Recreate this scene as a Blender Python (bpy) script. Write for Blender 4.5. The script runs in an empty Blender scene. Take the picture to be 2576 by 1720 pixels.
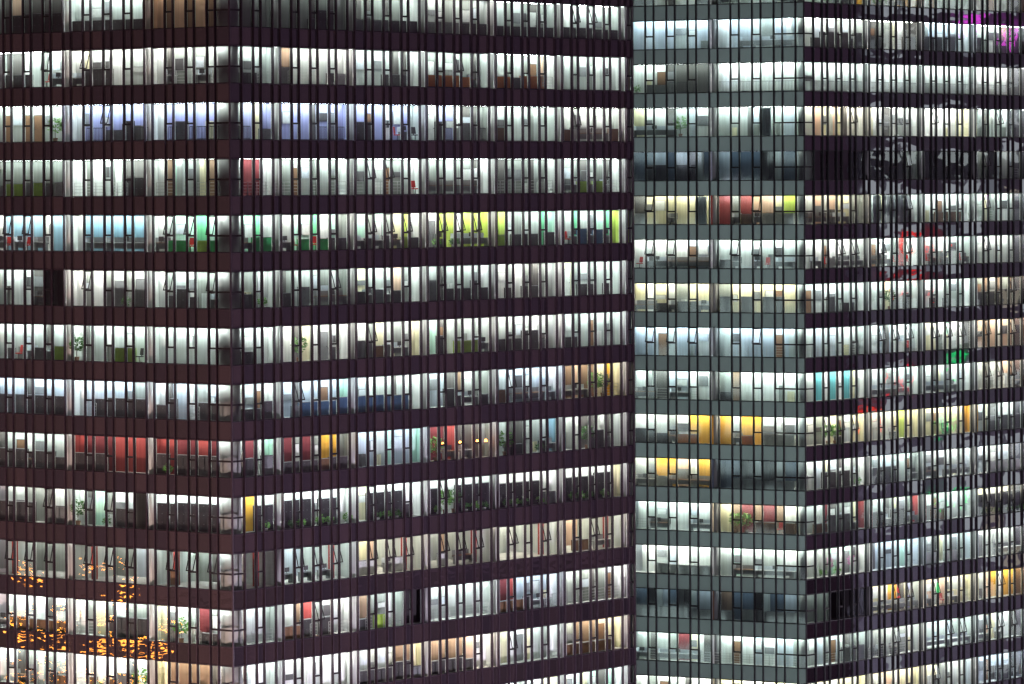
import bpy, math, random
from mathutils import Vector
random.seed(7)
SC = bpy.context.scene
COL = SC.collection
# ------------------------------------------------------------------ camera
cam_d = bpy.data.cameras.new('camera'); cam = bpy.data.objects.new('camera', cam_d); COL.objects.link(cam)
PITCH, ROLL, SHIFT = math.radians(1.1372), math.radians(0.3017), -153.56
cam_d.sensor_width = 36; cam_d.lens = 36 * 12800 / 2576
cam_d.shift_y = SHIFT / 2576
cam.rotation_mode = 'QUATERNION'
from mathutils import Euler, Quaternion
cam.rotation_quaternion = Euler((math.radians(90) - PITCH, 0, 0)).to_quaternion() @ Quaternion((0, 0, 1), -ROLL)
cam_d.clip_start = 1; cam_d.clip_end = 6000
SC.camera = cam
# ------------------------------------------------------------------ world: night sky over a city
w = bpy.data.worlds.new('World'); SC.world = w; w.use_nodes = True
nt = w.node_tree; nt.nodes.clear()
wo = nt.nodes.new('ShaderNodeOutputWorld'); bg = nt.nodes.new('ShaderNodeBackground')
tc = nt.nodes.new('ShaderNodeTexCoord'); sx = nt.nodes.new('ShaderNodeSeparateXYZ'); rp = nt.nodes.new('ShaderNodeValToRGB')
nt.links.new(tc.outputs['Generated'], sx.inputs[0]); nt.links.new(sx.outputs['Z'], rp.inputs[0])
rp.color_ramp.elements[0].position = 0.0; rp.color_ramp.elements[0].color = (0.150, 0.098, 0.132, 1)
rp.color_ramp.elements[1].position = 0.6; rp.color_ramp.elements[1].color = (0.060, 0.038, 0.066, 1)
mr = nt.nodes.new('ShaderNodeMapRange'); mr.inputs['From Min'].default_value = -.8; mr.inputs['From Max'].default_value = .8; nt.links.new(sx.outputs['X'], mr.inputs['Value'])
tint = nt.nodes.new('ShaderNodeMix'); tint.data_type = 'RGBA'; tint.inputs['A'].default_value = (1.05, .92, .80, 1); tint.inputs['B'].default_value = (.97, .92, 1.10, 1)
nt.links.new(mr.outputs[0], tint.inputs['Factor'])
mul = nt.nodes.new('ShaderNodeMix'); mul.data_type = 'RGBA'; mul.blend_type = 'MULTIPLY'; mul.inputs['Factor'].default_value = 1
nt.links.new(rp.outputs[0], mul.inputs['A']); nt.links.new(tint.outputs['Result'], mul.inputs['B'])
nt.links.new(mul.outputs['Result'], bg.inputs[0]); bg.inputs[1].default_value = 0.78
nt.links.new(bg.outputs[0], wo.inputs[0])
SC.view_settings.view_transform = 'Standard'; SC.view_settings.look = 'None'
SC.view_settings.exposure = 0; SC.view_settings.gamma = 1
SC.render.engine = 'CYCLES'
cy = SC.cycles
cy.max_bounces = 7; cy.diffuse_bounces = 3; cy.glossy_bounces = 3; cy.transmission_bounces = 3; cy.transparent_max_bounces = 14
cy.use_light_tree = True; cy.sample_clamp_indirect = 4; cy.caustics_reflective = False; cy.caustics_refractive = False
cy.use_denoising = True; cy.use_adaptive_sampling = True

# ------------------------------------------------------------------ materials
def new_mat(name):
    m = bpy.data.materials.new(name); m.use_nodes = True; m.node_tree.nodes.clear(); return m, m.node_tree.nodes, m.node_tree.links
def plain(name, c, rough=0.6, var=0.12, scale=3.0, stretch=(1, 1, 1), bump=0.0, spec=0.4, metal=0.0):
    m, N, L = new_mat(name)
    o = N.new('ShaderNodeOutputMaterial'); p = N.new('ShaderNodeBsdfPrincipled')
    t = N.new('ShaderNodeTexCoord'); mp = N.new('ShaderNodeMapping'); mp.inputs['Scale'].default_value = stretch
    n = N.new('ShaderNodeTexNoise'); n.inputs['Scale'].default_value = scale; n.inputs['Detail'].default_value = 3
    r = N.new('ShaderNodeMapRange'); r.inputs['From Min'].default_value = .3; r.inputs['From Max'].default_value = .7
    r.inputs['To Min'].default_value = 1 - var; r.inputs['To Max'].default_value = 1 + var
    mx = N.new('ShaderNodeVectorMath'); mx.operation = 'SCALE'; mx.inputs[0].default_value = c[:3]
    L.new(t.outputs['Object'], mp.inputs[0]); L.new(mp.outputs[0], n.inputs['Vector']); L.new(n.outputs['Fac'], r.inputs['Value'])
    L.new(r.outputs[0], mx.inputs['Scale']); L.new(mx.outputs[0], p.inputs['Base Color'])
    p.inputs['Roughness'].default_value = rough; p.inputs['Specular IOR Level'].default_value = spec; p.inputs['Metallic'].default_value = metal
    if bump:
        b = N.new('ShaderNodeBump'); b.inputs['Strength'].default_value = bump; b.inputs['Distance'].default_value = .05
        L.new(n.outputs['Fac'], b.inputs['Height']); L.new(b.outputs[0], p.inputs['Normal'])
    L.new(p.outputs[0], o.inputs[0]); return m
def emit(name, c, s):
    m, N, L = new_mat(name); o = N.new('ShaderNodeOutputMaterial'); e = N.new('ShaderNodeEmission')
    e.inputs[0].default_value = (*c, 1); e.inputs[1].default_value = s; L.new(e.outputs[0], o.inputs[0]); return m
def wavy(N, L, scale, dist, stretch):
    t = N.new('ShaderNodeTexCoord'); mp = N.new('ShaderNodeMapping'); mp.inputs['Scale'].default_value = stretch
    n = N.new('ShaderNodeTexNoise'); n.inputs['Scale'].default_value = scale; n.inputs['Detail'].default_value = .6
    b = N.new('ShaderNodeBump'); b.inputs['Strength'].default_value = 1; b.inputs['Distance'].default_value = dist
    L.new(t.outputs['Object'], mp.inputs[0]); L.new(mp.outputs[0], n.inputs['Vector']); L.new(n.outputs['Fac'], b.inputs['Height']); return b
def glass(name, ior, tint, dist=.006, scale=.9, stretch=(1, 1, .6), rough=0.0):
    m, N, L = new_mat(name); o = N.new('ShaderNodeOutputMaterial')
    tr = N.new('ShaderNodeBsdfTransparent'); tr.inputs[0].default_value = (*tint, 1)
    gl = N.new('ShaderNodeBsdfGlossy'); gl.inputs['Roughness'].default_value = rough; gl.inputs[0].default_value = (.95, .97, 1, 1)
    fr = N.new('ShaderNodeFresnel'); fr.inputs[0].default_value = ior; mx = N.new('ShaderNodeMixShader')
    b = wavy(N, L, scale, dist, stretch); L.new(b.outputs[0], gl.inputs['Normal'])
    L.new(fr.outputs[0], mx.inputs[0]); L.new(tr.outputs[0], mx.inputs[1]); L.new(gl.outputs[0], mx.inputs[2]); L.new(mx.outputs[0], o.inputs[0]); return m
def spand(name, base, refl, ior=2.0, dist=.006, scale=.9, rough=.03, stretch=(1, 1, .6)):
    m, N, L = new_mat(name); o = N.new('ShaderNodeOutputMaterial')
    d = N.new('ShaderNodeBsdfDiffuse'); d.inputs[0].default_value = (*base, 1)
    gl = N.new('ShaderNodeBsdfGlossy'); gl.inputs['Roughness'].default_value = rough; gl.inputs[0].default_value = (*refl, 1)
    fr = N.new('ShaderNodeFresnel'); fr.inputs[0].default_value = ior; mx = N.new('ShaderNodeMixShader')
    b = wavy(N, L, scale, dist, stretch); L.new(b.outputs[0], gl.inputs['Normal'])
    L.new(fr.outputs[0], mx.inputs[0]); L.new(d.outputs[0], mx.inputs[1]); L.new(gl.outputs[0], mx.inputs[2]); L.new(mx.outputs[0], o.inputs[0]); return m

WALLC = dict(w=(.84, .86, .84), l=(.50, .54, .52), g=(.26, .28, .26), d=(.11, .105, .10), k=(.04, .035, .04), v=(.10, .14, .19),  # k: darkness of unlit rooms put into the wall colour
             a=(.50, .56, .62), b=(.40, .42, .70), c=(.26, .45, .56), t=(.12, .42, .45), m=(.52, .80, .66), G=(.16, .54, .28),
             y=(.54, .70, .14), e=(.80, .76, .52), o=(.66, .36, .045), r=(.30, .055, .05), R=(.15, .03, .035), p=(.66, .46, .34), n=(.24, .16, .11))
WM = {}
for ch, c in WALLC.items():
    WM[ch] = plain('wall_paint_' + {'G': 'green', 'R': 'maroon'}.get(ch, ch), c, .85, .13, 1.2, (3.2, 3.2, .12), .0, .2)
WALLS = list(WALLC); WIDX = {c: i for i, c in enumerate(WALLS)}
M = {}
M['mullA'] = plain('dark_bronze_aluminium', (.030, .018, .028), .45, .2, 5, spec=.3)
M['mullB'] = plain('dark_green_aluminium', (.026, .028, .030), .45, .2, 5, spec=.3)
M['inner'] = plain('white_inner_frame', (.62, .63, .62), .5, .05)
M['frame'] = plain('dark_window_frame', (.012, .009, .011), .5, .1, spec=.3)
M['spA0'] = spand('spandrel_glass_plum', (.033, .024, .027), (.9, .78, .84), 1.9, .0040, 1.5, .012, (.7, .7, 1.5))
M['spA1'] = spand('spandrel_glass_plum_b', (.028, .021, .027), (.85, .75, .85), 1.85, .0040, 1.5, .012, (.7, .7, 1.5))
M['spA2'] = spand('spandrel_glass_plum_c', (.041, .028, .032), (.95, .82, .86), 1.95, .0040, 1.5, .012, (.7, .7, 1.5))
M['spBL0'] = spand('spandrel_glass_green', (.17, .20, .185), (.8, .95, .9), 2.3, .010, .5, .22, (1, 1, .3))  # base lifted and greened to carry the glow of reflected windows
M['spBL1'] = spand('spandrel_glass_green_glow_b', (.145, .172, .160), (.8, .95, .9), 2.3, .010, .5, .22, (1, 1, .3))
M['spBR0'] = spand('spandrel_glass_dark', (.036, .024, .033), (.9, .9, 1), 2.0, .013, .6, .02, (.6, .6, 1.7))
M['spBR1'] = spand('spandrel_glass_dark_b', (.044, .026, .038), (.9, .9, 1), 2.0, .013, .6, .02, (.6, .6, 1.7))
M['glA'] = glass('window_glass', 1.65, (.92, .95, .93), .0035, 1.5, (.7, .7, 1.5))
M['glBL'] = glass('window_glass_green', 1.9, (.80, .88, .85), .016, .6, (1, 1, .35), .06)
M['glBR'] = glass('window_glass_wavy', 1.7, (.90, .94, .92), .013, .6, (.6, .6, 1.7))
M['slab'] = plain('concrete_slab', (.50, .50, .48), .8, .12, 1.5)
M['col'] = plain('painted_column', (.44, .44, .43), .5, .15, 1.0, (1, 1, .2))
M['colc'] = plain('grey_corner_column', (.33, .325, .32), .5, .15, 1.0, (1, 1, .2))
M['cold'] = plain('dark_green_column', (.15, .165, .16), .5, .15, 1.0, (1, 1, .2))
M['rail'] = plain('pale_steel_rail', (.55, .56, .55), .4, .05)
M['raild'] = plain('dark_steel_rail', (.03, .03, .04), .4, .05)
M['fix'] = plain('lamp_housing', (.7, .7, .7), .5, .02)
TONE = {'c': (.90, 1.0, .97), 'b': (.80, .92, 1.0), 'w': (1.0, .93, .78), 'n': (1.0, 1.0, .95)}
LV = {1: 6.0, 2: 36.0, 3: 66.0, 0: 9.0, 4: 20.0}
LM = {}
for t_, c in TONE.items():
    for l_, s in LV.items(): LM[(t_, l_)] = emit('lamp_%s_%d' % (t_, l_), c, s)
LKEYS = list(LM)
def solid(n, c, r=.6): return plain(n, c, r, .10, 4.0)
M['f_dark'] = solid('dark_laminate', (.065, .062, .066)); M['f_black'] = solid('black_laminate', (.026, .022, .028)); M['f_grey'] = solid('grey_laminate', (.22, .23, .24))
M['f_white'] = solid('white_laminate', (.72, .74, .72)); M['f_wood'] = solid('brown_wood', (.22, .12, .065))
M['f_orange'] = solid('orange_laminate', (.62, .20, .05)); M['f_lime'] = solid('lime_fabric', (.42, .62, .10))
M['f_green'] = solid('green_plastic', (.04, .42, .12)); M['f_blue'] = solid('blue_fabric', (.06, .13, .24))
M['f_red'] = solid('red_fabric', (.55, .035, .03)); M['f_pink'] = solid('pink_paper', (.65, .18, .45)); M['f_pale'] = solid('pale_fabric', (.62, .68, .74), .9)
M['glow'] = emit('orange_glow', (1, .34, .06), 14); M['pot'] = solid('terracotta', (.30, .16, .10)); M['leaf'] = solid('leaf_green', (.07, .20, .05), .5); M['leafl'] = solid('light_leaf_green', (.16, .38, .08), .5)
M['stem'] = solid('plant_stem', (.12, .09, .05))

# ------------------------------------------------------------------ mesh helpers
class MB:
    def __init__(s): s.v = []; s.f = []; s.m = []
    def poly(s, pts, mi=0):
        b = len(s.v); s.v += [tuple(p) for p in pts]; s.f.append(tuple(range(b, b + len(pts)))); s.m.append(mi)
    def hexa(s, P, mi=0):    # 8 points: bottom 4, top 4
        b = len(s.v); s.v += [tuple(p) for p in P]
        for q in ((0, 3, 2, 1), (4, 5, 6, 7), (0, 1, 5, 4), (1, 2, 6, 5), (2, 3, 7, 6), (3, 0, 4, 7)):
            s.f.append(tuple(b + i for i in q)); s.m.append(mi)
    def box(s, x0, x1, y0, y1, z0, z1, mi=0):
        s.hexa([(x0, y0, z0), (x1, y0, z0), (x1, y1, z0), (x0, y1, z0), (x0, y0, z1), (x1, y0, z1), (x1, y1, z1), (x0, y1, z1)], mi)
    def prism(s, pts, z0, z1, mi=0, mt=None, mb=None):
        n = len(pts); b = len(s.v); s.v += [(p[0], p[1], z0) for p in pts] + [(p[0], p[1], z1) for p in pts]
        s.f.append(tuple(b + i for i in reversed(range(n)))); s.m.append(mi if mb is None else mb)
        s.f.append(tuple(b + n + i for i in range(n))); s.m.append(mi if mt is None else mt)
        for i in range(n):
            j = (i + 1) % n; s.f.append((b + i, b + j, b + n + j, b + n + i)); s.m.append(mi)
    def cyl(s, cx, cy, r, z0, z1, n=14, mi=0, r2=None):
        r2 = r if r2 is None else r2; b = len(s.v)
        for rr, z in ((r, z0), (r2, z1)):
            for i in range(n): a = 2 * math.pi * i / n; s.v.append((cx + rr * math.cos(a), cy + rr * math.sin(a), z))
        s.f.append(tuple(b + i for i in reversed(range(n)))); s.m.append(mi); s.f.append(tuple(b + n + i for i in range(n))); s.m.append(mi)
        for i in range(n):
            j = (i + 1) % n; s.f.append((b + i, b + j, b + n + j, b + n + i)); s.m.append(mi)
    def mesh(s, name, mats, smooth=False):
        me = bpy.data.meshes.new(name); me.from_pydata(s.v, [], s.f)
        for m_ in mats: me.materials.append(m_)
        if len(mats) > 1: me.polygons.foreach_set('material_index', s.m)
        if smooth: me.polygons.foreach_set('use_smooth', [True] * len(s.f))
        me.update(); return me
    def build(s, name, mats, parent=None, smooth=False):
        o = bpy.data.objects.new(name, s.mesh(name, mats, smooth)); COL.objects.link(o)
        if parent: o.parent = parent
        return o
def empty(name, loc, rz=0):
    o = bpy.data.objects.new(name, None); COL.objects.link(o); o.location = loc; o.rotation_euler = (0, 0, rz); o.empty_display_size = .3; return o
def tag(o, label=None, cat=None, group=None, kind=None):
    if label: o['label'] = label
    if cat: o['category'] = cat
    if group: o['group'] = group
    if kind: o['kind'] = kind
    return o

GROUND = -66.0
class Face:
    """a facade plane: s runs along it away from the corner, dep runs into the building"""
    def __init__(f, X, Y, a, side):
        f.o = Vector((X, Y)); f.side = side
        f.d = Vector((side * math.sin(a), math.cos(a))); f.i = Vector((math.cos(a) * -side, math.sin(a)))
        ex = f.d * side; f.rz = math.atan2(ex.y, ex.x)
    def p(f, s, dep=0.0): return f.o + f.d * s + f.i * dep
    def P(f, s, dep, z): q = f.p(s, dep); return Vector((q.x, q.y, z))
    def shift(f, s, dep):
        u = f.p(s).normalized(); return dep * u.dot(f.d) / u.dot(f.i)
    def box(f, mb, org, s0, s1, d0, d1, z0, z1, mi=0):
        pts = [f.p(s0, d0), f.p(s1, d0), f.p(s1, d1), f.p(s0, d1)]
        if f.side < 0: pts.reverse()
        mb.hexa([(q.x - org[0], q.y - org[1], z - org[2]) for z in (z0, z1) for q in pts], mi)
    def quad(f, mb, org, s0, s1, dep, z0, z1, mi=0):
        if f.side < 0: s0, s1 = s1, s0
        a, b = f.p(s0, dep), f.p(s1, dep)
        mb.poly([(a.x - org[0], a.y - org[1], z0 - org[2]), (b.x - org[0], b.y - org[1], z0 - org[2]), (b.x - org[0], b.y - org[1], z1 - org[2]), (a.x - org[0], a.y - org[1], z1 - org[2])], mi)

H = 4.25; WH = 2.80; TR = 1.54
ORD = 'top second third fourth fifth sixth seventh eighth ninth tenth eleventh twelfth thirteenth fourteenth fifteenth sixteenth lowest'.split()
NUM = ['', 'first', 'second', 'third', 'fourth', 'fifth', 'sixth']
# rows are typed in photo order, bays split by '/', K the corner pane. wall | low things | light per bay | open sashes
A_ROWS = {
 1: ('gdpdddd/lllllll/pnpnpng/Kdgg/gdgdgdg/gdgdglw/llglgll/lglgdgl/wllllll/g',
     '.DDDDDD/ddddddd/......./..../...dDD./ddddddd/ddddddd/ddddddd/ddddddd/.', '1311122233', 'R5:01'),  # low cabinets of this storey stand in for its raised sills
 2: ('lddwlwl/wgllwll/wggggKK/Klll/nlllllw/lllllww/glglgll/lglglpw/lglgllw/e',
     '.ddd.rx/xDDD.../.x##x#./.dd#/D##..dw/...ddd./ooooox./oodooo#/......./.', '3333333333', 'L3:2 L2:0 R3:1'),
 3: ('lllllll/wbbbbbb/wbbbbbK/Kbbb/bbbbbbb/bbbwbbl/wbbwddg/lllllll/lglllll/g',
     '......P/.||ddD|/.|D|||./.|.d/....|||/DD..rxc/.D|.DD|/n....../nwxxxxn/.', '3333333333', 'L2:1 R5:0'),
 4: ('ggggggg/wgwlgdd/wnmlgnK/KRRw/gllllgw/glwgglw/gglggdw/dggglgw/ggdggdw/l',
     'dyydydw/###.#DD/######./.###/#######/#.#.##r/xxxxxx./#####w#/xxyxyx#/.', '2323333232', 'R0:0 R2:01'),
 5: ('wccccwc/wcccccc/wmmmGmK/KmGw/lmmGwmg/mgmgeyw/wyywyyy/ylgllGm/lGllmGy/g',
     'xrxrx../.xxxxxx/xGGryGy/.xGG/xrGrGdd/xdxdxyd/pxpxxxx/y.ddd.d/rxbxbx./.', '3333333333', 'L3:01 L1:012 R0:0 R2:012 R3:012'),
 6: ('lwwwdkk/wgwglgl/wglwggK/Kggw/glllglg/elllpgw/llllllw/wgwglgl/eglglgl/g',
     '....x../...DDpD/.dDd.x./.dp./d.D.xxx/dxdxd../D.dddDd/.d.dd../..dd.d./.', '2332232332', 'L2:0 L1:02 R1:2'),
 7: ('lllllll/wllwlll/llllllK/Kllw/wdewllw/wgelgle/mdlgldl/lllllll/lglllll/c',
     '.drxdxy/P...yyc/......./.d../.P...d./DDndxx./.D.yyyx/dddDDd./dd...../.', '3333333333', 'R2:0'),
 8: ('aaaaaaa/waaaaag/waaagaK/Kaaw/adaaaam/aalllaw/aadnwgg/laaaaaw/npnneoe/a',
     'DDDDDDD/.#DDDDD/dD##DD./.ddD/.dbbbbb/bbbbbb./..Ddxxd/n.xxxxx/xxxPP##/.', '3333333323', 'R1:0 R4:0'),
 9: ('dllwlll/rRRRrrr/rrRRrRK/KRdm/RgRgoog/aalmaam/RRrdddg/lddllwc/lwddddl/g',
     'DDDxDDd/DDD..../DpDDDD./.D.D/ddddndd/......./P*x*x**/Pxd.pdx/..PdDd./.', '2442422423', ''),
 10: ('lllggdw/wdmgwwk/wwwwwww/woww/wwwwwww/ewwwwww/wwwwwww/wwwwwww/wwwwwwe/a',
     'DDDD.DD/P..pDD./BBBBBB./..BB/BBBpBBp/.BBBBd./BPPBBBB/BBBBBdd/BBBBBB./.', '2233332223', 'L3:2 L2:01 R2:0 R3:0'),
 11: ('rgggggg/lpgggga/lrwagdK/Kgrw/aalplll/epeppaw/lpppona/lwppppw/ppppllw/g',
     '......./......./.n.x.../..../x.x.x../ww.xw../.w.xx../......./.nn.xx./.', '2232332333', 'L3:012 L2:012 L1:012 R0:0 R1:012 R2:012 R3:012 R4:02 R5:1'),
 12: ('wwwwwww/wgelwgg/ewwlRgK/Klll/lnrgllw/nlgwwkk/lllllll/Rraaaaw/llgdgaw/a',
     'xnnnnnn/##.DDDD/#DP#dd./.###/nnD#D##/d#y##../#######/nnndxx#/#######/.', '3332323233', 'R1:1'),
 13: ('wwlglgl/wlwwwgw/ennnndK/Kwww/wlwlwww/alalnne/nnnnpww/ewwelgw/gnnnpee/a',
     '..x..dn/.npnDDP/...x.p./..../......./ddddDDd/ddddd../......./nnnnnn./.', '3323323233', 'R0:0 R4:0'),
 14: ('lllllll/lllllll/llllllK/Klll/lllllll/aaaaaaa/ddnddgd/wwgwwee/wllmdmw/w',
     '......./......./......./..../......./ddd.dd./DDDDDDD/......./..d.d../.', '2222223333', ''),
}
B_ROWS = {
 0: ('lllllll/lllllllK/Kllllddo/lglgoow/lllllll/wlplllw', 'xx....x/x....xx./..p.xx../pp..x../......./.......', '223222', ''),
 1: ('aaaalaa/waalgaaK/Kalagall/dgggwdd/aaaalaw/llwlnll', '......./..xxxxx./.dDDDDdD/DD..#DD/DDDDD../D..DDDD', '333233', ''),
 2: ('wwwdddd/wwwwwwwK/Kwwwwwww/wwwwwww/wwwwwww/wwwwwww', 'pdd||../:::::::./.:::::::/:::::::/:::::::/:::::::', '233333', ''),
 3: ('ewwdlaw/lllallaK/Kpepewww/wwdwllw/wwwwwle/wwwlwww', 'xxxxP#./....q.../......../......./......./.......', '233333', 'R1:2 R3:0 R4:1'),
 4: ('vvavakv/avvvkvvK/Kkkkkkkk/kkkkkgg/kkkkkkk/ggkalal', '.DD.DD./.......w/......../......./......./......#', '110101', 'R2:2 R4:0'),
 5: ('deegeee/rgrppeyK/Kpgpeegg/gedddlw/wwwwwww/llglwlw', 'w..x..q/.xnxwww./xxxxxx../qqqqqx./..nnnn./..#....', '222333', 'L2:0 L1:1 R2:2 R4:0'),
 6: ('wlwlwaa/wwwwlwlK/Kwgwwwll/lwwlrww/llwwlll/lwlllll', 'rxxxxxx/dx.xrxx./.xrwxxxx/xxxrrr./rx.x.rx/.......', '333333', 'L1:01 L2:01 R1:12 R2:02 R4:0'),
 7: ('ewewgee/geeeeeeK/Kwwwlllw/llelwll/wlwlllw/gnwngnw', 'xxdxddx/D.D.DD../...D.dd./..P.#D./.d.d.../DDDDDDD', '333333', 'R4:2'),
 8: ('aaalaaw/laaaaaaK/Kalalwll/waawwwl/eewmwwd/pnpwppe', '......./######../.#######/.....r./......./.......', '333333', 'L2:012 L1:1 R2:012 R3:012 R4:02'),
 9: ('wddaaww/gnwwwwwK/Ktwtwtww/wlwllmw/wdldwlw/lwllppe', 'xx#xx#./d......./......../xxxxxx./xxxxx../......x', '333333', 'R4:012'),
 10: ('wllgwoo/oaooaaaK/Kgwegaee/llleyee/eeeeeeo/lldlwww', 'DDdxoo./.xo.www./..PPx.../...x.../...x.../..DDDDD', '333333', 'R1:012'),
 11: ('lgooppo/vvkvkvvK/Kadadlgw/laallmg/alallla/algaadd', 'xxwxxxx/.wwwwww./.#DDDDp./DDDD..x/xx.xxxx/..wwwww', '313333', ''),
 12: ('wllwwlw/enRnRnwK/KlRdgger/wlgelgr/dglgwll/ewlweey', '#xx..xx/.PPnnrn./.nnDDDx./DDxDDxx/.nn..../BBBBBBB', '332333', 'R4:0'),
 13: ('wwlawll/lmllllwK/Klgmwmlw/aaalmla/lallala/llllllw', '..wwwww/.xxxxxx./.pip.i../......./ww.ww../...xxxx', '333333', ''),
 14: ('vkavkva/nvvkvvaK/Kdvkkkkk/egooebl/plpelee/lpowooe', 'w.ww.ww/w.wwwwww/......../xxxxxxx/x.r.x../.......', '111333', 'R2:12 R3:0 R4:1'),  # left bays: low white boxes imitate draperies reflected in the glass
 15: ('lglgRew/wwwawaaK/Kagawdgl/ggllgwl/lalalll/lpwlwwl', 'x#xxxx#/#######./.####DDD/#x#x#.#/xxxxxxx/xx.x...', '333333', 'R2:1 R3:12 R4:012'),
 16: ('wgwlwww/eewweewK/Keeweewe/eppweee/eewllla/aaaalgl', '......./......../......../......./......./...DD..', '333333', 'R3:0'),
}

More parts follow.
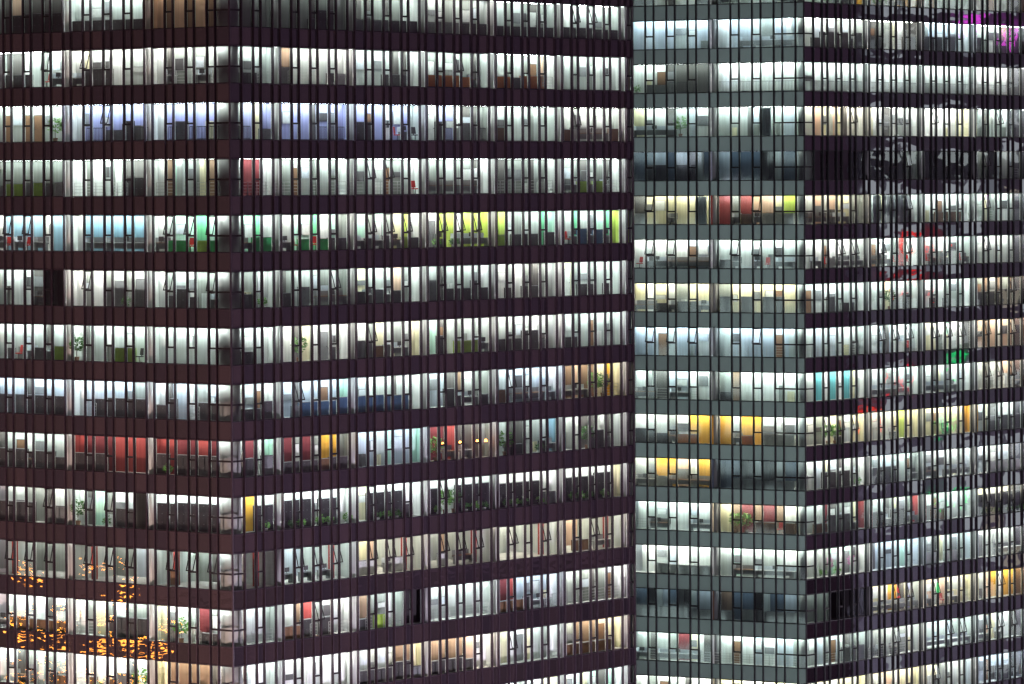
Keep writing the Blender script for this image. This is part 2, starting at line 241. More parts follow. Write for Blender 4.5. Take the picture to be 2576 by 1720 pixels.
THINGS = []      # (tower words, row word, bay words, description, object) -> labels written at the end
def make_tower(cfg):
    name, X, Y, aL, aR, z0, rows = cfg['name'], cfg['X'], cfg['Y'], cfg['aL'], cfg['aR'], cfg['z0'], cfg['rows']
    FL, FR = Face(X, Y, aL, -1), Face(X, Y, aR, 1)
    org = (X, Y, GROUND)
    T = empty('office_tower', org); tag(T, cfg['label'], 'office tower')
    mats_m = [cfg['mull'], M['inner']]
    # slots: per face list of bays, in order away from the corner; each slot (s0, s1, type)
    faces = []
    for F, pat, Wd, Nd, Kd, nb, first, tail in cfg['faces'](FL, FR):
        s = 0.0; bays = []; cols = []
        seq = [first] + [pat] * nb + ([tail] if tail else [])
        for bi, pt in enumerate(seq):
            sl = []
            for ch in pt:
                wd = {'W': Wd, 'N': Nd, 'C': Nd, 'K': Kd}[ch]
                if ch == 'C': cols.append((s, s + wd))
                else: sl.append((s, s + wd, ch))
                s += wd
            bays.append(sl)
        faces.append(dict(F=F, bays=bays, cols=cols, end=s))
    rws = sorted(rows); rtop, rbot = z0 - rws[0] * H, z0 - rws[-1] * H - WH
    ztop_b, zbot_b = rtop + H - WH, rbot - (H - WH)
    # floor slabs, one per storey line
    eL, eR = faces[0]['end'], faces[1]['end']
    ang = aL + aR; kk = 1 / math.tan(ang / 2)
    def ring(d0, d1):
        pts = [FR.p(eR - .05, d0), FR.p(eR - .05, d1), FR.p(d1 * kk, d1), FL.p(eL, d1), FL.p(eL, d0), FL.p(d0 * kk, d0)]
        return [(p.x - org[0], p.y - org[1]) for p in pts]
    for r in [rws[0] - 1] + rws:
        mb = MB(); za = z0 - (r + 1) * H + .07 - org[2]; zb = z0 - r * H - WH - .03 - org[2]
        mb.prism(ring(.14, 7.5), za, zb); mb.build('floor_slab', [M['slab']], T)
    # spandrels, mullions, interior walls, lamps, columns, windows
    wins = []
    for fi, fc in enumerate(faces):
        F = fc['F']; sp = cfg['spand'][fi]
        bounds = sorted({round(a, 4) for b in fc['bays'] for (s0, s1, c) in b for a in (s0, s1)})
        if fi == 1: bounds = bounds[1:]
        if fi == 0: bounds = bounds[1:]
        allsl = sorted([(s0, s1) for b in fc['bays'] for (s0, s1, c) in b] + fc['cols'])
        for r in [rws[0] - 1] + rws:
            mb = MB(); za = z0 - (r + 1) * H; zb = z0 - r * H - WH
            for (s0, s1) in allsl:
                F.box(mb, org, s0 + .002, s1 - .002, .02 + random.uniform(0, .008), .07, za, zb, random.randrange(len(sp)))
            F.box(mb, org, 0.03, fc['end'], -.035, .018, zb - .05, zb + .0, len(sp)); F.box(mb, org, 0.03, fc['end'], -.035, .018, za, za + .05, len(sp))
            mb.build('spandrel', sp + [cfg['mull']], T)
        for b_ in bounds:
            mb = MB(); F.box(mb, org, b_ - .040, b_ + .040, -.14, .075, zbot_b, ztop_b, 0)
            for r in rws: F.box(mb, org, b_ - .035, b_ + .035, .078, .15, z0 - r * H - WH + .01, z0 - r * H - .01, 1)
            mb.build('mullion', mats_m, T)
        for (c0, c1) in fc['cols']:
            mid = (c0 + c1) / 2; sh = F.shift(mid, .72); q = F.p(mid + sh, .72); mb = MB()
            for r in rws: mb.cyl(q.x - org[0], q.y - org[1], .40, z0 - r * H - WH - .02 - org[2], z0 - r * H + .06 - org[2], 18)
            mb.build('column', [M[cfg['colm'][fi]]], T, True)
    # corner post and corner column
    mb = MB(); c = FL.p(0.0); mb.cyl(0, 0, .085, zbot_b - org[2], ztop_b - org[2], 10); mb.build('corner_post', [cfg['mull']], T)
    cr = cfg['cr']; q = FR.p((cr + .45) * kk, cr + .45); mb = MB()
    for r in rws: mb.cyl(q.x - org[0], q.y - org[1], cr, z0 - r * H - WH - .02 - org[2], z0 - r * H + .06 - org[2], 24)
    mb.build('corner_column', [M['colc']], T, True)
    nL = cfg['nL']
    for r in rws:
        wl, lo, lev, opn = rows[r]; wl = wl.split('/'); lo = lo.split('/')
        opens = {}
        for t in opn.split(): k, v = t.split(':'); opens[k] = [int(x) for x in v]
        zt = z0 - r * H; zb = zt - WH
        deep = cfg['deep'].get(r, 1.6)
        for fi, fc in enumerate(faces):
            F = fc['F']; wm = MB(); lm = MB(); nb = len(fc['bays']); rails = []; fixd = []
            idx = [nL - 1 - i for i in range(nb)] if fi == 0 else [nL + i for i in range(nb)]
            for bi, bay in enumerate(fc['bays']):
                k = idx[bi]
                if k < 0 or k >= len(wl): continue
                W_, L_, lv = wl[k], lo[k], int(lev[k])
                if fi == 0: W_, L_ = W_[::-1], L_[::-1]
                W_ = W_.ljust(len(bay), 'l'); L_ = L_.ljust(len(bay), '.')
                W_ = ''.join('l' if c == 'K' else c for c in W_)
                D = deep if deep > 2 else deep + (.0 if bi == 0 else (random.choice([-.2, 0, 0, .2, .5, 1.1]) if sum(c in 'lwgdae' for c in W_) >= 6 and '|' not in L_ else random.choice([-.15, 0, .1])))
                rs0 = 0 if bi == 0 else sum(fc['cols'][bi - 1]) / 2 + F.shift(bay[0][0], .72)
                rs1 = (sum(fc['cols'][bi]) / 2 + F.shift(bay[-1][1], .72)) if bi < len(fc['cols']) else fc['end']
                if bi == 0: rs0 = D * kk
                tone = 'w' if sum(c in 'epno' for c in W_) >= 3 else ('b' if sum(c in 'abv' for c in W_) >= 4 else random.choice('ccn'))
                prev = rs0
                for j, (s0, s1, ty) in enumerate(bay):
                    a = max(prev, s0 + F.shift(s0, D)); b = min(rs1, s1 + F.shift(s1, D))
                    if j == 0 and a > rs0 + .05: F.box(wm, org, rs0, a, D, D + .1, zb - .03, zt + .07, WIDX['l' if W_[0] != 'k' else 'k'])
                    if j == len(bay) - 1: b = rs1
                    if b > a + .01:
                        F.box(wm, org, a, b, D, D + .1, zb - .03, zt + .07, WIDX[W_[j]]); prev = b
                    if j and (W_[j] == 'k') != (W_[j - 1] == 'k'):
                        F.box(wm, org, s0 + .1, s0 + .18, .3, D, zb - .03, zt + .07, WIDX['l'])
                if D < 3.5:
                    for j, (s0, s1, ty) in enumerate(bay):
                        if W_[j] not in 'lwgadebmp' or L_[j] in 'BP:q' or lv < 2: continue
                        a = s0 + F.shift(s0, D); wd = s1 - s0; rr_ = random.random()
                        if a < rs0 + .2 or a + wd > rs1 - .2: continue
                        if rr_ < .06: fixd.append(('door', a + .1, a + min(wd - .1, 1.0), D, zb - .02, zb + 2.1, random.choice(['f_wood', 'f_grey', 'f_white', 'f_wood'])))
                        elif rr_ < .36:
                            z_ = zb + random.uniform(1.0, 1.5); fixd.append(('wall_board', a + random.uniform(.05, .3), a + wd - random.uniform(.05, .25), D, z_, z_ + random.uniform(.35, 1.0), random.choice(['f_white', 'f_white', 'f_grey', 'f_dark', 'f_pale', 'f_grey'])))
                        elif rr_ < .62:
                            hh = random.uniform(.8, 1.5); x_ = a + random.uniform(0, .3); ww = random.uniform(.35, .8)
                            F.box(wm, org, x_, x_ + ww, D - random.uniform(.08, .3), D - .002, zb - .03, zb + (hh if rr_ < .5 else WH + .1), WIDX[random.choice('lgwded')])
                # partition at the far end of the room
                if rs1 < fc['end'] - .5 or True:
                    F.box(wm, org, rs1 - .05, rs1 + .05, .22, D + .2, zb - .03, zt + .07, WIDX[W_[-1] if D < 3 else 'l'])
                if D > 3 and len(bay) > 2:
                    q_ = bay[-2][0]; a = q_ + F.shift(q_, 1.5); F.box(wm, org, a, a + .35, 1.5, 1.85, zb - .03, zt + .07, WIDX['r'])
                # ceiling lamps over lit slots
                j = 0
                while j < len(bay) and lv:
                    if W_[j] == 'k': j += 1; continue
                    e = j
                    while e + 1 < len(bay) and W_[e + 1] != 'k': e += 1
                    a = max(rs0 + .15, bay[j][0] + (F.shift(bay[j][0], .9) if W_[j - 1:j] != 'k' and j else .3) - .2); b = rs1 - .2
                    if e < len(bay) - 1: b = bay[e][1] - .05
                    if b > a + .3:
                        mi = LKEYS.index((tone, lv))
                        dd = D - .52
                        F.box(lm, org, a, b, dd - .06, dd + .06, zt + .005, zt + .055, mi)
                        F.box(lm, org, a, b, .40, .44, zt + .01, zt + .05, LKEYS.index((tone, 0 if lv > 1 else 1)))  # extra row behind the glass, added to brighten frames, columns and furniture
                        if D > 2.5: F.box(lm, org, a, b, 1.1, 1.2, zt + .005, zt + .055, LKEYS.index((tone, max(1, min(lv, 3) - 1))))
                    j = e + 1
                wname = ('L' if fi == 0 else 'R') + str(len(fc['bays']) - bi if 0 else (bi + 1 if fi == 0 or cfg['name'] == 'B' else bi))
                ns = [j for j, x in enumerate(bay) if x[2] == 'N']; op = opens.get(wname, [])
                if fi == 0: ops = [ns[len(ns) - 1 - n] for n in op if n < len(ns)]
                else: ops = [ns[n] for n in op if n < len(ns)]
                ctr = F.P((bay[0][0] + bay[-1][1]) / 2, 0, zt)
                u = 1288 + 12800 * ctr.x / ctr.y; v = 390 - 12800 * (zt - 1.4) / ctr.y
                vis = (u > -60 and u < 2640 and v > -20 and v < 1740); area = (bay[-1][1] - bay[0][0]) * abs(F.d.x) / ctr.y ** 2 * (1 if vis else .01)
                wins.append((area, F, bay, zt, ops, fi))
                place_low(F, bay, L_, zb, D, cfg, r, fi, bi, rails, lv, rs0, rs1)
            lvc = int(lev[nL - 1 + fi])
            if lvc and fi == 0: F.box(lm, org, .5, 2.5, .22, .30, zt + .005, zt + .055, LKEYS.index(('c', max(1, min(lvc, 3) - 1))))  # short strip added to light the corner column
            wm.build('partition_wall', [WM[c] for c in WALLS], T)
            if lm.v: lm.build('ceiling_light', [LM[k] for k in LKEYS], T)
            for (nm_, a, b, D_, z0_, z1_, mk_) in fixd:
                if b - a < .25: continue
                mb = MB(); F.box(mb, org, a, b, D_ - .05, D_ - .003, z0_, z1_, 0)
                F.box(mb, org, a - .04, a, D_ - .07, D_ - .003, z0_, z1_ + .04, 1); F.box(mb, org, b, b + .04, D_ - .07, D_ - .003, z0_, z1_ + .04, 1); F.box(mb, org, a, b, D_ - .07, D_ - .003, z1_, z1_ + .04, 1)
                if nm_ == 'door': F.box(mb, org, b - .16, b - .06, D_ - .10, D_ - .052, z0_ + 1.0, z0_ + 1.04, 1)
                mb.build(nm_, [M[mk_], M['f_grey'] if nm_ == 'wall_board' else M['f_dark']], T)
            for (kind, a, b) in rails:
                mb = MB(); zr = zb; d0 = .30
                if kind == '#':
                    for h in (.28, .52, .76, 1.02): F.box(mb, org, a, b, d0, d0 + .03, zr + h, zr + h + .03)
                    n = max(1, round((b - a) / 1.1))
                    for q in range(n + 1): s = a + (b - a) * q / n; F.box(mb, org, s - .02, s + .02, d0 - .005, d0 + .035, zr - .02, zr + 1.04)
                else:
                    F.box(mb, org, a, b, d0, d0 + .04, zr + 1.0, zr + 1.05); F.box(mb, org, a, b, d0, d0 + .04, zr + .08, zr + .12); n = max(1, round((b - a) / .16))
                    for q in range(n + 1): s = a + (b - a) * q / n; F.box(mb, org, s - .015, s + .015, d0 + .005, d0 + .035, zr, zr + 1.0)
                mb.build('guard_rail', [M['raild'] if kind == '|' else M['f_grey'] if kind == ':' else M['rail']], T)
    # windows: the hundred largest are parts of their own, the rest one part
    wins.sort(key=lambda t: -t[0])
    rest_f, rest_g = MB(), MB()
    for n, (ar, F, bay, zt, ops, fi) in enumerate(wins):
        own = n < 100; fm = MB() if own else rest_f; gm = MB() if own else rest_g
        a, b = bay[0][0], bay[-1][1]; zb = zt - WH
        F.box(fm, org, a + .03, b - .03, -.01, .09, zt - .05, zt - .003); F.box(fm, org, a + .03, b - .03, -.01, .09, zb + .003, zb + .05)
        for j, (s0, s1, ty) in enumerate(bay):
            if ty in 'NK' or (len(bay) > 1 and bay[0][2] == 'K' and j == 1 and cfg['longbar'][fi]):
                F.box(fm, org, s0 + .04, s1 - .04, -.03, .05, zt - TR - .07, zt - TR + .07)
            if j in ops: F.quad(gm, org, s0 + .04, s1 - .04, .03, zb + .05, zt - TR - .04)
            else: F.quad(gm, org, s0 + .04, s1 - .04, .03, zb + .05, zt - .05)
            if ty == 'N' and j not in ops:
                F.box(fm, org, s0 + .047, s0 + .105, -.02, .05, zt - TR, zt - .05); F.box(fm, org, s1 - .105, s1 - .047, -.02, .05, zt - TR, zt - .05)
        if own:
            wo_ = fm.build('window', [M['frame']], T); gm.build('pane', [cfg['glass'][fi]], wo_)
            for j in ops:
                s0, s1, ty = bay[j]; sm = MB(); gl = MB(); an = random.uniform(.20, .30); L = TR - .07; t = .065
                mid = F.P((s0 + s1) / 2, 0, zt - .05); hw = (s1 - s0) / 2 - .04
                def bx(x0, x1, u0, u1):
                    pts = []
                    for y in (-.02, .02):
                        pass
                    c_, s_ = math.cos(an), math.sin(an)
                    def q(x, u, y): return (x, -.03 - s_ * u + c_ * y, -c_ * u - s_ * y)
                    sm.hexa([q(x0, u1, -.02), q(x1, u1, -.02), q(x1, u1, .02), q(x0, u1, .02), q(x0, u0, -.02), q(x1, u0, -.02), q(x1, u0, .02), q(x0, u0, .02)])
                bx(-hw, -hw + t, 0, L); bx(hw - t, hw, 0, L); bx(-hw + t, hw - t, 0, t); bx(-hw + t, hw - t, L - .08, L)
                c_, s_ = math.cos(an), math.sin(an)
                sm.poly([(x, -.03 - s_ * u, -c_ * u) for x, u in ((-hw + t, L - .08), (hw - t, L - .08), (hw - t, t), (-hw + t, t))], 1)
                so = sm.build('open_sash', [M['frame'], cfg['glass'][fi]], wo_)
                so.location = (mid.x - org[0], mid.y - org[1], mid.z - org[2]); so.rotation_euler = (0, 0, F.rz)
    if rest_f.v:
        o = rest_f.build('window', [M['frame']], T); o['kind'] = 'stuff'; o2 = rest_g.build('pane', [cfg['glass'][1]], T); o2['kind'] = 'stuff'
    # plain facades that close the block: above, below, behind and the far end
    fe = [FL.p(eL), FL.p(0), FR.p(eR)]; back = FR.p(eR) + FL.d * eL
    fp = [(p.x - org[0], p.y - org[1]) for p in (fe[2], back, fe[0], fe[1])]
    mb = MB(); mb.prism(fp, ztop_b - org[2] + .01, ztop_b - org[2] + 9, 0); mb.build('upper_facade', [sp[0]], T)
    mb = MB(); mb.prism(fp, .0, zbot_b - org[2] - .01, 0); mb.build('lower_facade', [sp[0]], T)
    mb = MB(); zc0, zc1 = zbot_b - org[2], ztop_b - org[2]
    for (p0, p1) in ((fp[0], fp[1]), (fp[1], fp[2])):
        mb.poly([(p0[0], p0[1], zc0), (p1[0], p1[1], zc0), (p1[0], p1[1], zc1), (p0[0], p0[1], zc1)])
    mb.build('rear_facade', [sp[0]], T)
    return T, FL, FR

# ------------------------------------------------------------------ furniture behind the windows
CACHE = {}
def cached(key, fn):
    if key not in CACHE: CACHE[key] = fn()
    return CACHE[key]
def mk_cabinet(wd, h, dp, doors=True):
    mb = MB(); mb.box(-wd / 2, wd / 2, 0, dp, .06, h, 0); mb.box(-wd / 2 + .03, wd / 2 - .03, .03, dp - .03, 0, .06, 1)
    mb.box(-wd / 2 - .02, wd / 2 + .02, -.02, dp + .02, h, h + .03, 1)
    n = max(1, round(wd / .55))
    for i in range(n):
        x0 = -wd / 2 + wd * i / n + .02; x1 = -wd / 2 + wd * (i + 1) / n - .02
        for k in range(max(1, round(h / .8))):
            hh = (h - .1) / max(1, round(h / .8)); mb.box(x0, x1, -.018, -.001, .08 + hh * k, .06 + hh * (k + 1), 0); mb.box((x0 + x1) / 2 - .06, (x0 + x1) / 2 + .06, -.035, -.018, .08 + hh * k + hh * .8, .10 + hh * k + hh * .8, 1)
    return mb
def mk_desk(wd):
    top = MB(); top.box(-wd / 2, wd / 2, 0, .6, .70, .735, 0)
    leg = MB()
    for x in (-wd / 2 + .05, wd / 2 - .09): leg.box(x, x + .04, .04, .56, 0, .70, 0)
    leg.box(-wd / 2 + .09, wd / 2 - .09, .5, .52, .25, .70, 0)
    scr = MB(); scr.box(-wd / 2, wd / 2, .6, .63, .55, 1.12, 0); scr.box(-wd / 2, -wd / 2 + .03, 0, .6, .735, 1.12, 0)
    return top, leg, scr
def mk_monitor():
    mb = MB(); mb.box(-.27, .27, .0, .03, .12, .46); mb.box(-.03, .03, .03, .05, .01, .2); mb.box(-.12, .12, -.06, .1, 0, .012); return mb
def mk_leaves(rx, rz, n, size):
    mb = MB(); rnd = random.Random(int(rx * 100 + n))
    for _ in range(n):
        a = rnd.uniform(0, 6.283); u = rnd.uniform(-1, 1); rr = rnd.uniform(.35, 1) ** .6
        c = Vector((math.cos(a) * math.sqrt(1 - u * u) * rx * rr, math.sin(a) * math.sqrt(1 - u * u) * rx * rr, u * rz * rr))
        d = Vector((math.cos(a) + rnd.uniform(-.5, .5), math.sin(a) + rnd.uniform(-.5, .5), rnd.uniform(-.5, .9))).normalized()
        sd = d.cross(Vector((rnd.uniform(-1, 1), rnd.uniform(-1, 1), 1))).normalized() * size * .28; L = d * size
        mb.poly([c, c + L * .5 + sd, c + L, c + L * .5 - sd], 0)
    return mb
def add_thing(o, cfg, r, fi, bi, desc, cat, group, xpos):
    o['category'] = cat; o['group'] = group
    THINGS.append(dict(o=o, cfg=cfg, r=r, fi=fi, bi=bi, desc=desc, x=xpos))
def inst(name, key, fn, mats, parent=None, smooth=False):
    me = cached(key, lambda: fn().mesh(name, mats, smooth)); o = bpy.data.objects.new(name, me); COL.objects.link(o)
    if parent: o.parent = parent
    return o
COLN = {'d': ('dark', 'f_dark'), 'w': ('white', 'f_white'), 'o': ('orange', 'f_orange'), 'n': ('brown wooden', 'f_wood'), 'y': ('lime', 'f_lime'), 'b': ('blue', 'f_blue'),
        'G': ('green', 'f_green'), 'D': ('dark', 'f_dark'), 'B': ('black', 'f_black')}
def place_low(F, bay, L_, zb, D, cfg, r, fi, bi, rails, lv, rs0, rs1):
    j = 0
    while j < len(bay):
        ch = L_[j]
        if ch == '.': j += 1; continue
        e = j
        if ch in '#|:dDBwonybGx':
            while e + 1 < len(bay) and L_[e + 1] == ch and (ch in '#|:' or e - j < 3): e += 1
        s0, s1 = bay[j][0], bay[e][1]
        if ch in '#|:':
            if rails and rails[-1][0] == ch and abs(rails[-1][2] - s0) < 1.2: rails[-1] = (ch, rails[-1][1], s1)
            else: rails.append((ch, s0, s1))
            j = e + 1; continue
        dep = min(.62 if ch in 'dwonybGx' else .75, D - .7) if D < 3 else 1.2
        sh = F.shift(s0, dep + .1); a, b = s0 + sh + .06, s1 + sh - .06
        a = max(a, rs0 + .1, .9 if bi == 0 else 0); b = min(b, rs1 - .1)
        if b - a < .3: j = e + 1; continue
        mid = (a + b) / 2; wd = round(b - a, 1); z = zb - .03; xp = (F.p(mid).x)
        loc = F.P(mid, dep, z)
        rnd = random.random()
        if ch == '*':
            o = inst('pendant_lamp', 'pend', lambda: (lambda m: (m.cyl(0, 0, .13, 0, .2, 10, 0, .06), m.cyl(0, 0, .012, .2, 1.6, 5, 1), m)[2])(MB()), [M['glow'], M['f_dark']])
            o.location = F.P(mid, .8, z + 1.25); o.rotation_euler = (0, 0, F.rz)
            add_thing(o, cfg, r, fi, bi, 'glowing orange hanging lamp', 'lamp', 'hanging lamps in the red room', xp)
        elif ch in 'dDBwonybG':
            cn, mk = COLN[ch]; h = {'D': 1.45, 'B': 2.05, 'd': .95, 'b': 1.2, 'y': 1.0, 'G': 1.0}.get(ch, 1.0)
            h = round(h + random.choice([-.1, 0, .1]), 2)
            if ch == 'D' and rnd < .25: cn, mk = 'grey', 'f_grey'
            if ch == 'd' and rnd < .3: cn, mk = 'grey', 'f_grey'
            o = inst('cabinet', ('cab', wd, h, mk), lambda: mk_cabinet(wd, h, .42), [M[mk], M['f_grey'] if mk != 'f_grey' else M['f_dark']])
            o.location = loc; o.rotation_euler = (0, 0, F.rz)
            tall = {'D': 'tall ', 'B': 'full-height '}.get(ch, 'low ')
            if ch == 'B' and fi + bi:
                for kx in range(int(wd / 1.3)):
                    xq = a + .5 + kx * 1.25; t = empty('potted_plant', F.P(xq, .32, z), random.uniform(0, 6)); q3 = random.randrange(3)
                    inst('pot', 'potS', lambda: (lambda m: (m.cyl(0, 0, .12, 0, .24, 10, 0, .16), m)[1])(MB()), [M['f_white']], t)
                    lf = inst('foliage', 'leafT%d' % q3, lambda: mk_leaves(.22, .26, 60, .24), [M['leafl' if q3 else 'leaf']], t); lf.location = (0, 0, .44)
                    add_thing(t, cfg, r, fi, bi, 'small green potted plant', 'plant', 'small plants behind the office windows', F.p(xq).x)
            add_thing(o, cfg, r, fi, bi, tall + cn + ' cabinet', 'cabinet', 'cabinets behind the office windows', xp)
        elif ch == 'x':
            cn, mk, sk = random.choice([('pale', 'f_white', 'f_grey'), ('grey', 'f_grey', 'f_pale'), ('brown', 'f_wood', 'f_grey'), ('white', 'f_white', 'f_pale')])
            t = empty('desk', loc, F.rz); k = ('desk', wd, mk, sk)
            ms = cached(k, lambda: [q.mesh(nn, [M[mm]]) for q, nn, mm in zip(mk_desk(wd), ('desk_top', 'leg_panel', 'privacy_screen'), (mk, 'f_grey', sk))])
            for nn, me in zip(('desk_top', 'leg_panel', 'privacy_screen'), ms):
                c = bpy.data.objects.new(nn, me); COL.objects.link(c); c.parent = t
            add_thing(t, cfg, r, fi, bi, cn + ' desk with screen panel', 'desk', 'desks behind the office windows', xp)
            if rnd < .55:
                mo = inst('computer_monitor', 'mon', mk_monitor, [M['f_dark']]); mo.location = F.P(mid + .1, dep + .3, z + .735); mo.rotation_euler = (0, 0, F.rz)
                add_thing(mo, cfg, r, fi, bi, 'black monitor on ' + cn + ' desk', 'monitor', 'monitors on the office desks', xp)
        elif ch in 'pPi':
            t = empty('potted_plant', F.P(mid, .45 if ch != 'P' else .6, z + (0 if ch == 'P' else 0)), random.uniform(0, 6))
            if ch == 'P':
                pt = MB; o = inst('pot', 'potL', lambda: (lambda m: (m.cyl(0, 0, .17, 0, .34, 12, 0, .22), m)[1])(MB()), [M['pot']], t)
                inst('stem', 'stemL', lambda: (lambda m: (m.cyl(0, 0, .03, .3, 1.2, 6, 0, .02), m)[1])(MB()), [M['stem']], t)
                lf = inst('foliage', 'leafL%d' % int(rnd * 3), lambda: mk_leaves(.42 + .1 * int(rnd * 3) / 2, .62, 150, .30), [M['leafl' if rnd > .4 else 'leaf']], t); lf.location = (0, 0, 1.32)
                add_thing(t, cfg, r, fi, bi, 'tall leafy plant in pot', 'plant', 'tall plants behind the office windows', xp)
            elif ch == 'p':
                inst('pot', 'potS', lambda: (lambda m: (m.cyl(0, 0, .12, 0, .24, 10, 0, .16), m)[1])(MB()), [M['f_white']], t)
                lf = inst('foliage', 'leafS%d' % int(rnd * 3), lambda: mk_leaves(.24, .30, 70, .24), [M['leafl' if rnd > .4 else 'leaf']], t); lf.location = (0, 0, .48)
                add_thing(t, cfg, r, fi, bi, 'small green potted plant', 'plant', 'small plants behind the office windows', xp)
            else:
                inst('pot', 'potS2', lambda: (lambda m: (m.cyl(0, 0, .12, 0, .9, 10, 0, .10), m)[1])(MB()), [M['f_white']], t)
                lf = inst('blossom', 'leafI', lambda: mk_leaves(.28, .62, 110, .2), [M['f_pink']], t); lf.location = (0, 0, 1.35)
                add_thing(t, cfg, r, fi, bi, 'pink flowering plant', 'plant', 'pink plants behind the office windows', xp)
        elif ch in 'cr':
            mk, cn = ('f_dark', 'black') if ch == 'c' else ('f_red', 'red')
            t = empty('office_chair', loc, F.rz + random.uniform(-.5, .5))
            inst('seat', 'cs' + mk, lambda: (lambda m: (m.box(-.24, .24, -.22, .24, .44, .52), m)[1])(MB()), [M[mk]], t)
            inst('backrest', 'cb' + mk, lambda: (lambda m: (m.hexa([(-.22, .2, .58), (.22, .2, .58), (.22, .25, .58), (-.22, .25, .58), (-.19, .27, 1.12), (.19, .27, 1.12), (.19, .32, 1.12), (-.19, .32, 1.12)]), m.box(-.03, .03, .22, .26, .46, .62), m)[2])(MB()), [M[mk]], t)
            def base():
                m = MB(); m.cyl(0, 0, .03, .07, .44, 8)
                for q in range(5):
                    a_ = q * 1.2566; m.hexa([(math.cos(a_ + d_) * rr, math.sin(a_ + d_) * rr, zz) for zz in (.04, .08) for (rr, d_) in ((.02, -1), (.28, -.08), (.28, .08), (.02, 1))])
                return m
            inst('base', 'cbase', base, [M['f_dark']], t)
            add_thing(t, cfg, r, fi, bi, cn + ' swivel chair', 'chair', 'chairs behind the office windows', xp)
        elif ch == 'q':
            def cur():
                m = MB(); n = 24
                for i in range(n):
                    x0 = -wd / 2 + wd * i / n; x1 = -wd / 2 + wd * (i + 1) / n; y0 = .05 * math.sin(i * 1.3); y1 = .05 * math.sin((i + 1) * 1.3)
                    m.poly([(x0, y0, .05), (x1, y1, .05), (x1, y1, 2.75), (x0, y0, 2.75)])
                return m
            o = inst('curtain', ('cur', wd), cur, [M['f_pale']], None, True); o.location = F.P(mid, .4, z); o.rotation_euler = (0, 0, F.rz)
            add_thing(o, cfg, r, fi, bi, 'pale drawn curtain', 'curtain', 'curtains behind the office windows', xp)
        j = e + 1

CFG_A = dict(name='A', label='nearer office tower with plum dark glass bands, filling the left of the view', X=-21.145, Y=382.541, aL=math.radians(47.80), aR=math.radians(34.97),
             z0=18.697, rows=A_ROWS, nL=3, mull=M['mullA'], spand=[[M['spA0'], M['spA1'], M['spA2']], [M['spA1'], M['spA0'], M['spA2']]],
             glass=[M['glA'], M['glA']], deep={11: 5.5}, longbar=(0, 0), cr=.80, colm=('col', 'col'), words='left tower',
             faces=lambda FL, FR: [(FL, 'WNWNWNWC', 1.405, .873, 1.50, 2, 'KNWNWNWC', ''), (FR, 'WNWNWNWC', 1.465, .91, 1.42, 5, 'KWNWC', 'N')])
CFG_B = dict(name='B', label='farther office tower with grey-green corner face, standing at the right', X=27.986, Y=486.153, aL=math.radians(57.70), aR=math.radians(35.55),
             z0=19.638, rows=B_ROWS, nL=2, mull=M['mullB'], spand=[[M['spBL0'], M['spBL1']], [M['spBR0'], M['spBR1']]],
             glass=[M['glBL'], M['glBR']], deep={}, longbar=(1, 0), cr=.34, colm=('cold', 'cold'), words='right tower',
             faces=lambda FL, FR: [(FL, 'WNWNWNWC', 1.44, .945, .92, 1, 'KWNWNWNWC', ''), (FR, 'WNWNWNWC', 1.572, .97, 1.65, 3, 'KWNWNWNWC', '')])
TA, AL, AR = make_tower(CFG_A)
TB, BL, BR = make_tower(CFG_B)

# ------------------------------------------------------------------ labels of the furniture
from collections import defaultdict
grp = defaultdict(list)
for t in THINGS: grp[(t['cfg']['name'], t['r'], t['fi'], t['bi'], t['desc'])].append(t)
for (nm, r, fi, bi, desc), ts in grp.items():
    cfg = ts[0]['cfg']; fr = min(cfg['rows']); n = r - fr
    side = 'left' if fi == 0 else 'right'
    bayw = ('bay just %s of the corner' % side) if bi == 0 else ('%s bay %s of the corner' % (NUM[bi + 1], side))
    ts.sort(key=lambda t: t['x'])
    for i, t in enumerate(ts):
        pre = '' if len(ts) == 1 else ('leftmost ' if i == 0 else 'rightmost ' if i == len(ts) - 1 else 'middle ' if len(ts) == 3 else NUM[i + 1] + ' ')
        t['o']['label'] = '%s%s, %s storey of %s, %s' % (pre, desc, ORD[n], cfg['words'], bayw.replace('the corner', 'corner'))

# ------------------------------------------------------------------ east neighbour and an added west tower that the glass reflects
def lit_tower(name, face_pt, dirn, dist, half0, half1, label, seed, cols, zlo=-62, zhi=30, thick=18):
    """a tower whose lit front looks back along -dirn at face_pt"""
    rnd = random.Random(seed); c = Vector(face_pt) + Vector(dirn) * dist; dv = Vector(dirn); t = Vector((-dv.y, dv.x))
    T = empty('office_tower', (c.x, c.y, GROUND)); tag(T, label, 'office tower')
    mb = MB(); pts = [t * half0, t * half1, t * half1 + dv * thick, t * half0 + dv * thick]
    mb.prism([(p.x, p.y) for p in pts], 0, zhi - GROUND); mb.build('facade', [M['f_pale']], T)
    z = zlo; k = 0
    mats = [emit(name + '_lit_%d' % i, c_, s_) for i, (c_, s_) in enumerate(cols)]
    while z < zhi - 4:
        wb = MB(); x = half0 + .5
        while x < half1 - 2:
            if rnd.random() < .6:
                a, b = t * x - dv * .06, t * (x + 1.9) - dv * .06; ss = 0 if rnd.random() < .8 else rnd.randrange(len(cols))
                z0_ = z - GROUND; h = rnd.choice([1.2, 2.4, 2.4])
                wb.poly([(a.x, a.y, z0_), (b.x, b.y, z0_), (b.x, b.y, z0_ + h), (a.x, a.y, z0_ + h)], ss)
            x += 2.3
        if wb.v: wb.build('lit_window', mats, T)
        z += 4.25
    return T
def mirror(F, P):
    n = Vector((F.i.x, F.i.y)); q = Vector((P[0], P[1])) - F.o; q = q - 2 * q.dot(n) * n + F.o; return q
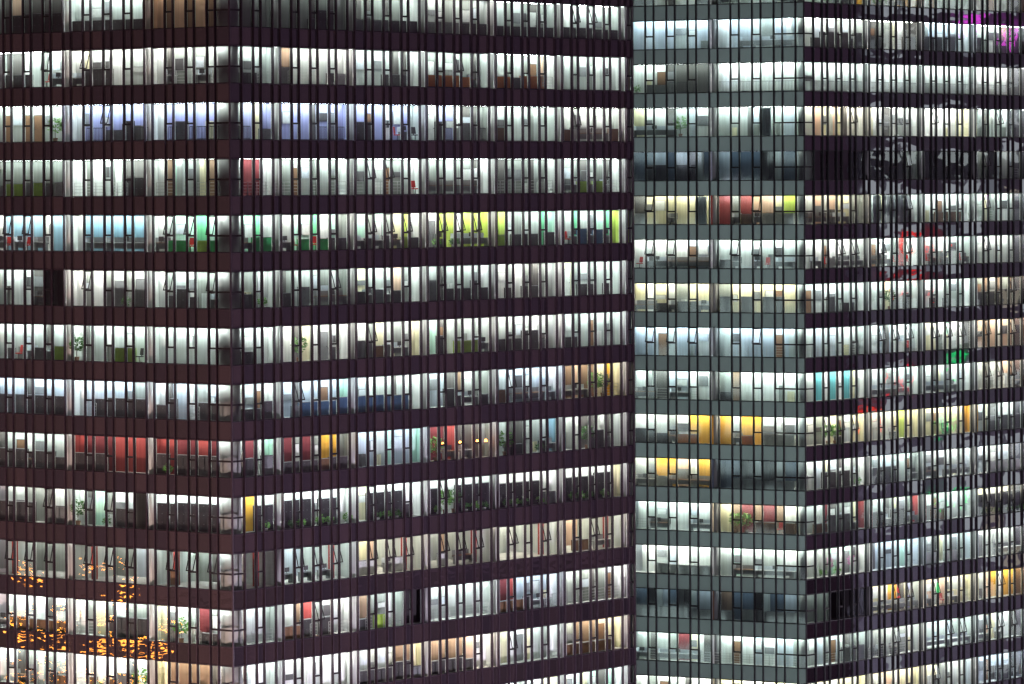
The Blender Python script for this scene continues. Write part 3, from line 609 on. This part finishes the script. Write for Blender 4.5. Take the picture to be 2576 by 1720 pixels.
p = BR.p(24); rr = Vector((.946, .325)).normalized(); EC = p + rr * 85; ET = Vector((-rr.y, rr.x))
def east_at(u, v, off=-.35):
    """where the glass shows the far front at this direction: (along the front, height)"""
    a = mirror(BR, (0, 0)); b = mirror(BR, ((u - 1288) / 12800, 1)); d0 = (a - EC).dot(rr); d1 = (b - a).dot(rr)
    k = (off - d0) / d1; q = a + (b - a) * k; return (q - EC).dot(ET), -(v - 390) / 12800 * k
xs = sorted((east_at(2165, 0)[0], east_at(2720, 0)[0]))
E_ = lit_tower('east', p, rr, 85, xs[0], xs[1], 'tall lit office tower beyond the right edge, seen only mirrored in wavy glass', 3,
          [((.92, 1, 1), 1.7), ((.85, .93, 1), .8), ((1, .9, .7), 1.3)])
for i, (u, v, wd_, c, n) in enumerate([(2440, 12, 60, (1, .1, .9), 5), (2540, 40, 60, (1, .1, .9), 5), (2330, 560, 120, (1, .03, .02), 6), (2290, 670, 140, (1, .03, .02), 6), (2270, 905, 90, (1, .04, .08), 4),
                                        (2400, 860, 40, (.02, .8, .2), 4), (2380, 1015, 60, (.02, .8, .2), 4), (2390, 1205, 110, (.02, .8, .2), 5), (2200, 1000, 80, (1, .04, .02), 4)]):
    mb = MB(); rn = random.Random(i)
    for k in range(n):
        x0, zz = east_at(u + wd_ * (k / n - .5), v + rn.uniform(-8, 8)); a = ET * x0 - rr * .35; b = ET * (x0 + .22) - rr * .2; hh = rn.uniform(1.2, 2.6)
        mb.box(min(a.x, b.x), max(a.x, b.x), min(a.y, b.y), max(a.y, b.y), zz - GROUND - hh / 2, zz - GROUND + hh / 2)
        c1 = ET * (x0 + 1.1) - rr * .35; mb.box(min(a.x, c1.x), max(a.x, c1.x), min(a.y, c1.y), max(a.y, c1.y) , zz - GROUND + hh / 2, zz - GROUND + hh / 2 + .2)
    mb.build('neon_tube', [emit('neon_%d' % i, c, 4.5)], E_)
p = BL.p(9); rr = Vector((-.902, -.428)).normalized()
lit_tower('west', p, rr, 66, -16, 22, 'added lit tower hidden behind the left tower, mirrored in grey-green glass', 5,  # added tower, stands in for the left tower's lit rear windows
          [((.75, .95, .92), 2.2), ((.8, .9, 1), 4.0)], thick=12)

# ------------------------------------------------------------------ street far below: ground, street, lamps that the glass mirrors
mb = MB(); mb.poly([(440 * math.cos(a * math.pi / 24), 60 + 400 + 440 * math.sin(a * math.pi / 24), 0) for a in range(48)])
g = mb.build('ground', [plain('night_asphalt', (.14, .125, .125), .8, .3, .05)]); g.location = (0, 0, GROUND); g['kind'] = 'structure'
M['pole'] = solid('grey_lamp_post', (.18, .18, .18), .4); M['sod'] = emit('sodium_lamp', (1.0, .36, .045), 30)
rl = random.Random(11)
lamps = [(u + rl.uniform(-25, 25), v + rl.uniform(-12, 12), rl.uniform(500, 575)) for v, us in
         ((1355, (60, 230, 290)), (1395, (60, 340)), (1455, (90, 140, 190, 300)), (1490, (30, 160, 250, 400)), (1535, (60, 150, 260, 300, 350)), (1565, (110, 220, 270, 380)),
          (1595, (30, 120, 200, 290, 390)), (1640, (20, 100, 160, 240, 270, 350)), (1690, (10, 60, 130, 180, 230, 300, 370, 420)), (1712, (40, 90, 200, 280, 150, 340))) for u in us]
lp = sorted(lamps, key=lambda t: t[2])
def lamp_post(h):
    return h
for i, (u, v, Yv) in enumerate(lp):
    Xv = (u - 1288) / 12800 * Yv; zv = -(v - 390) / 12800 * Yv; q = mirror(AL, (Xv, Yv)); h = zv - GROUND
    t = empty('street_lamp', (q.x, q.y, GROUND), AL.rz + math.pi / 2 + random.uniform(-.4, .4))
    mb = MB(); mb.cyl(0, 0, .14, 0, h, 8, 0, .08); mb.build('pole', [M['pole']], t)
    mb = MB(); mb.box(-1.4, 1.4, -.06, .06, h, h + .12); mb.build('arm', [M['pole']], t)
    for sx_ in (-1, 1):
        mb = MB(); mb.box(min(sx_ * .3, sx_ * 1.3), max(sx_ * .3, sx_ * 1.3), -.25, .25, h - .28, h - .01); mb.build('lamp_head', [M['sod']], t)
    tag(t, 'orange twin-headed sodium street lamp far below, mirrored as gold squiggles in left tower glass', 'street lamp', 'street lamps mirrored in the dark glass')
# warm street glow at left; violet pair added to fill the right faces
for i, (x, y, e) in enumerate([(-62, 352, 120000), (-34, 345, 55000), (26, 366, 130000), (104, 500, 45000)]):
    t = empty('street_lamp', (x, y, GROUND), 0)
    mb = MB(); mb.cyl(0, 0, .16, 0, 12, 8, 0, .09); mb.build('pole', [M['pole']], t)
    mb = MB(); mb.cyl(0, 0, .5, 12, 12.3, 12); mb.build('lamp_head', [M['sod']], t)
    ld = bpy.data.lights.new('street_fill_light', 'POINT'); ld.energy = e; ld.color = (1, .72, .64) if i < 2 else (.92, .78, 1.0); ld.shadow_soft_size = .6
    lo = bpy.data.objects.new('street_fill_light', ld); COL.objects.link(lo); lo.location = (0, 0, 13.2); lo.parent = t
    tag(t, ['tall round-headed lamp on the street left of the left tower', 'tall round-headed lamp before the left tower corner', 'added round-headed fill lamp between the two towers', 'added round-headed fill lamp on the street right of the right tower'][i], 'street lamp', 'street lamps mirrored in the dark glass')
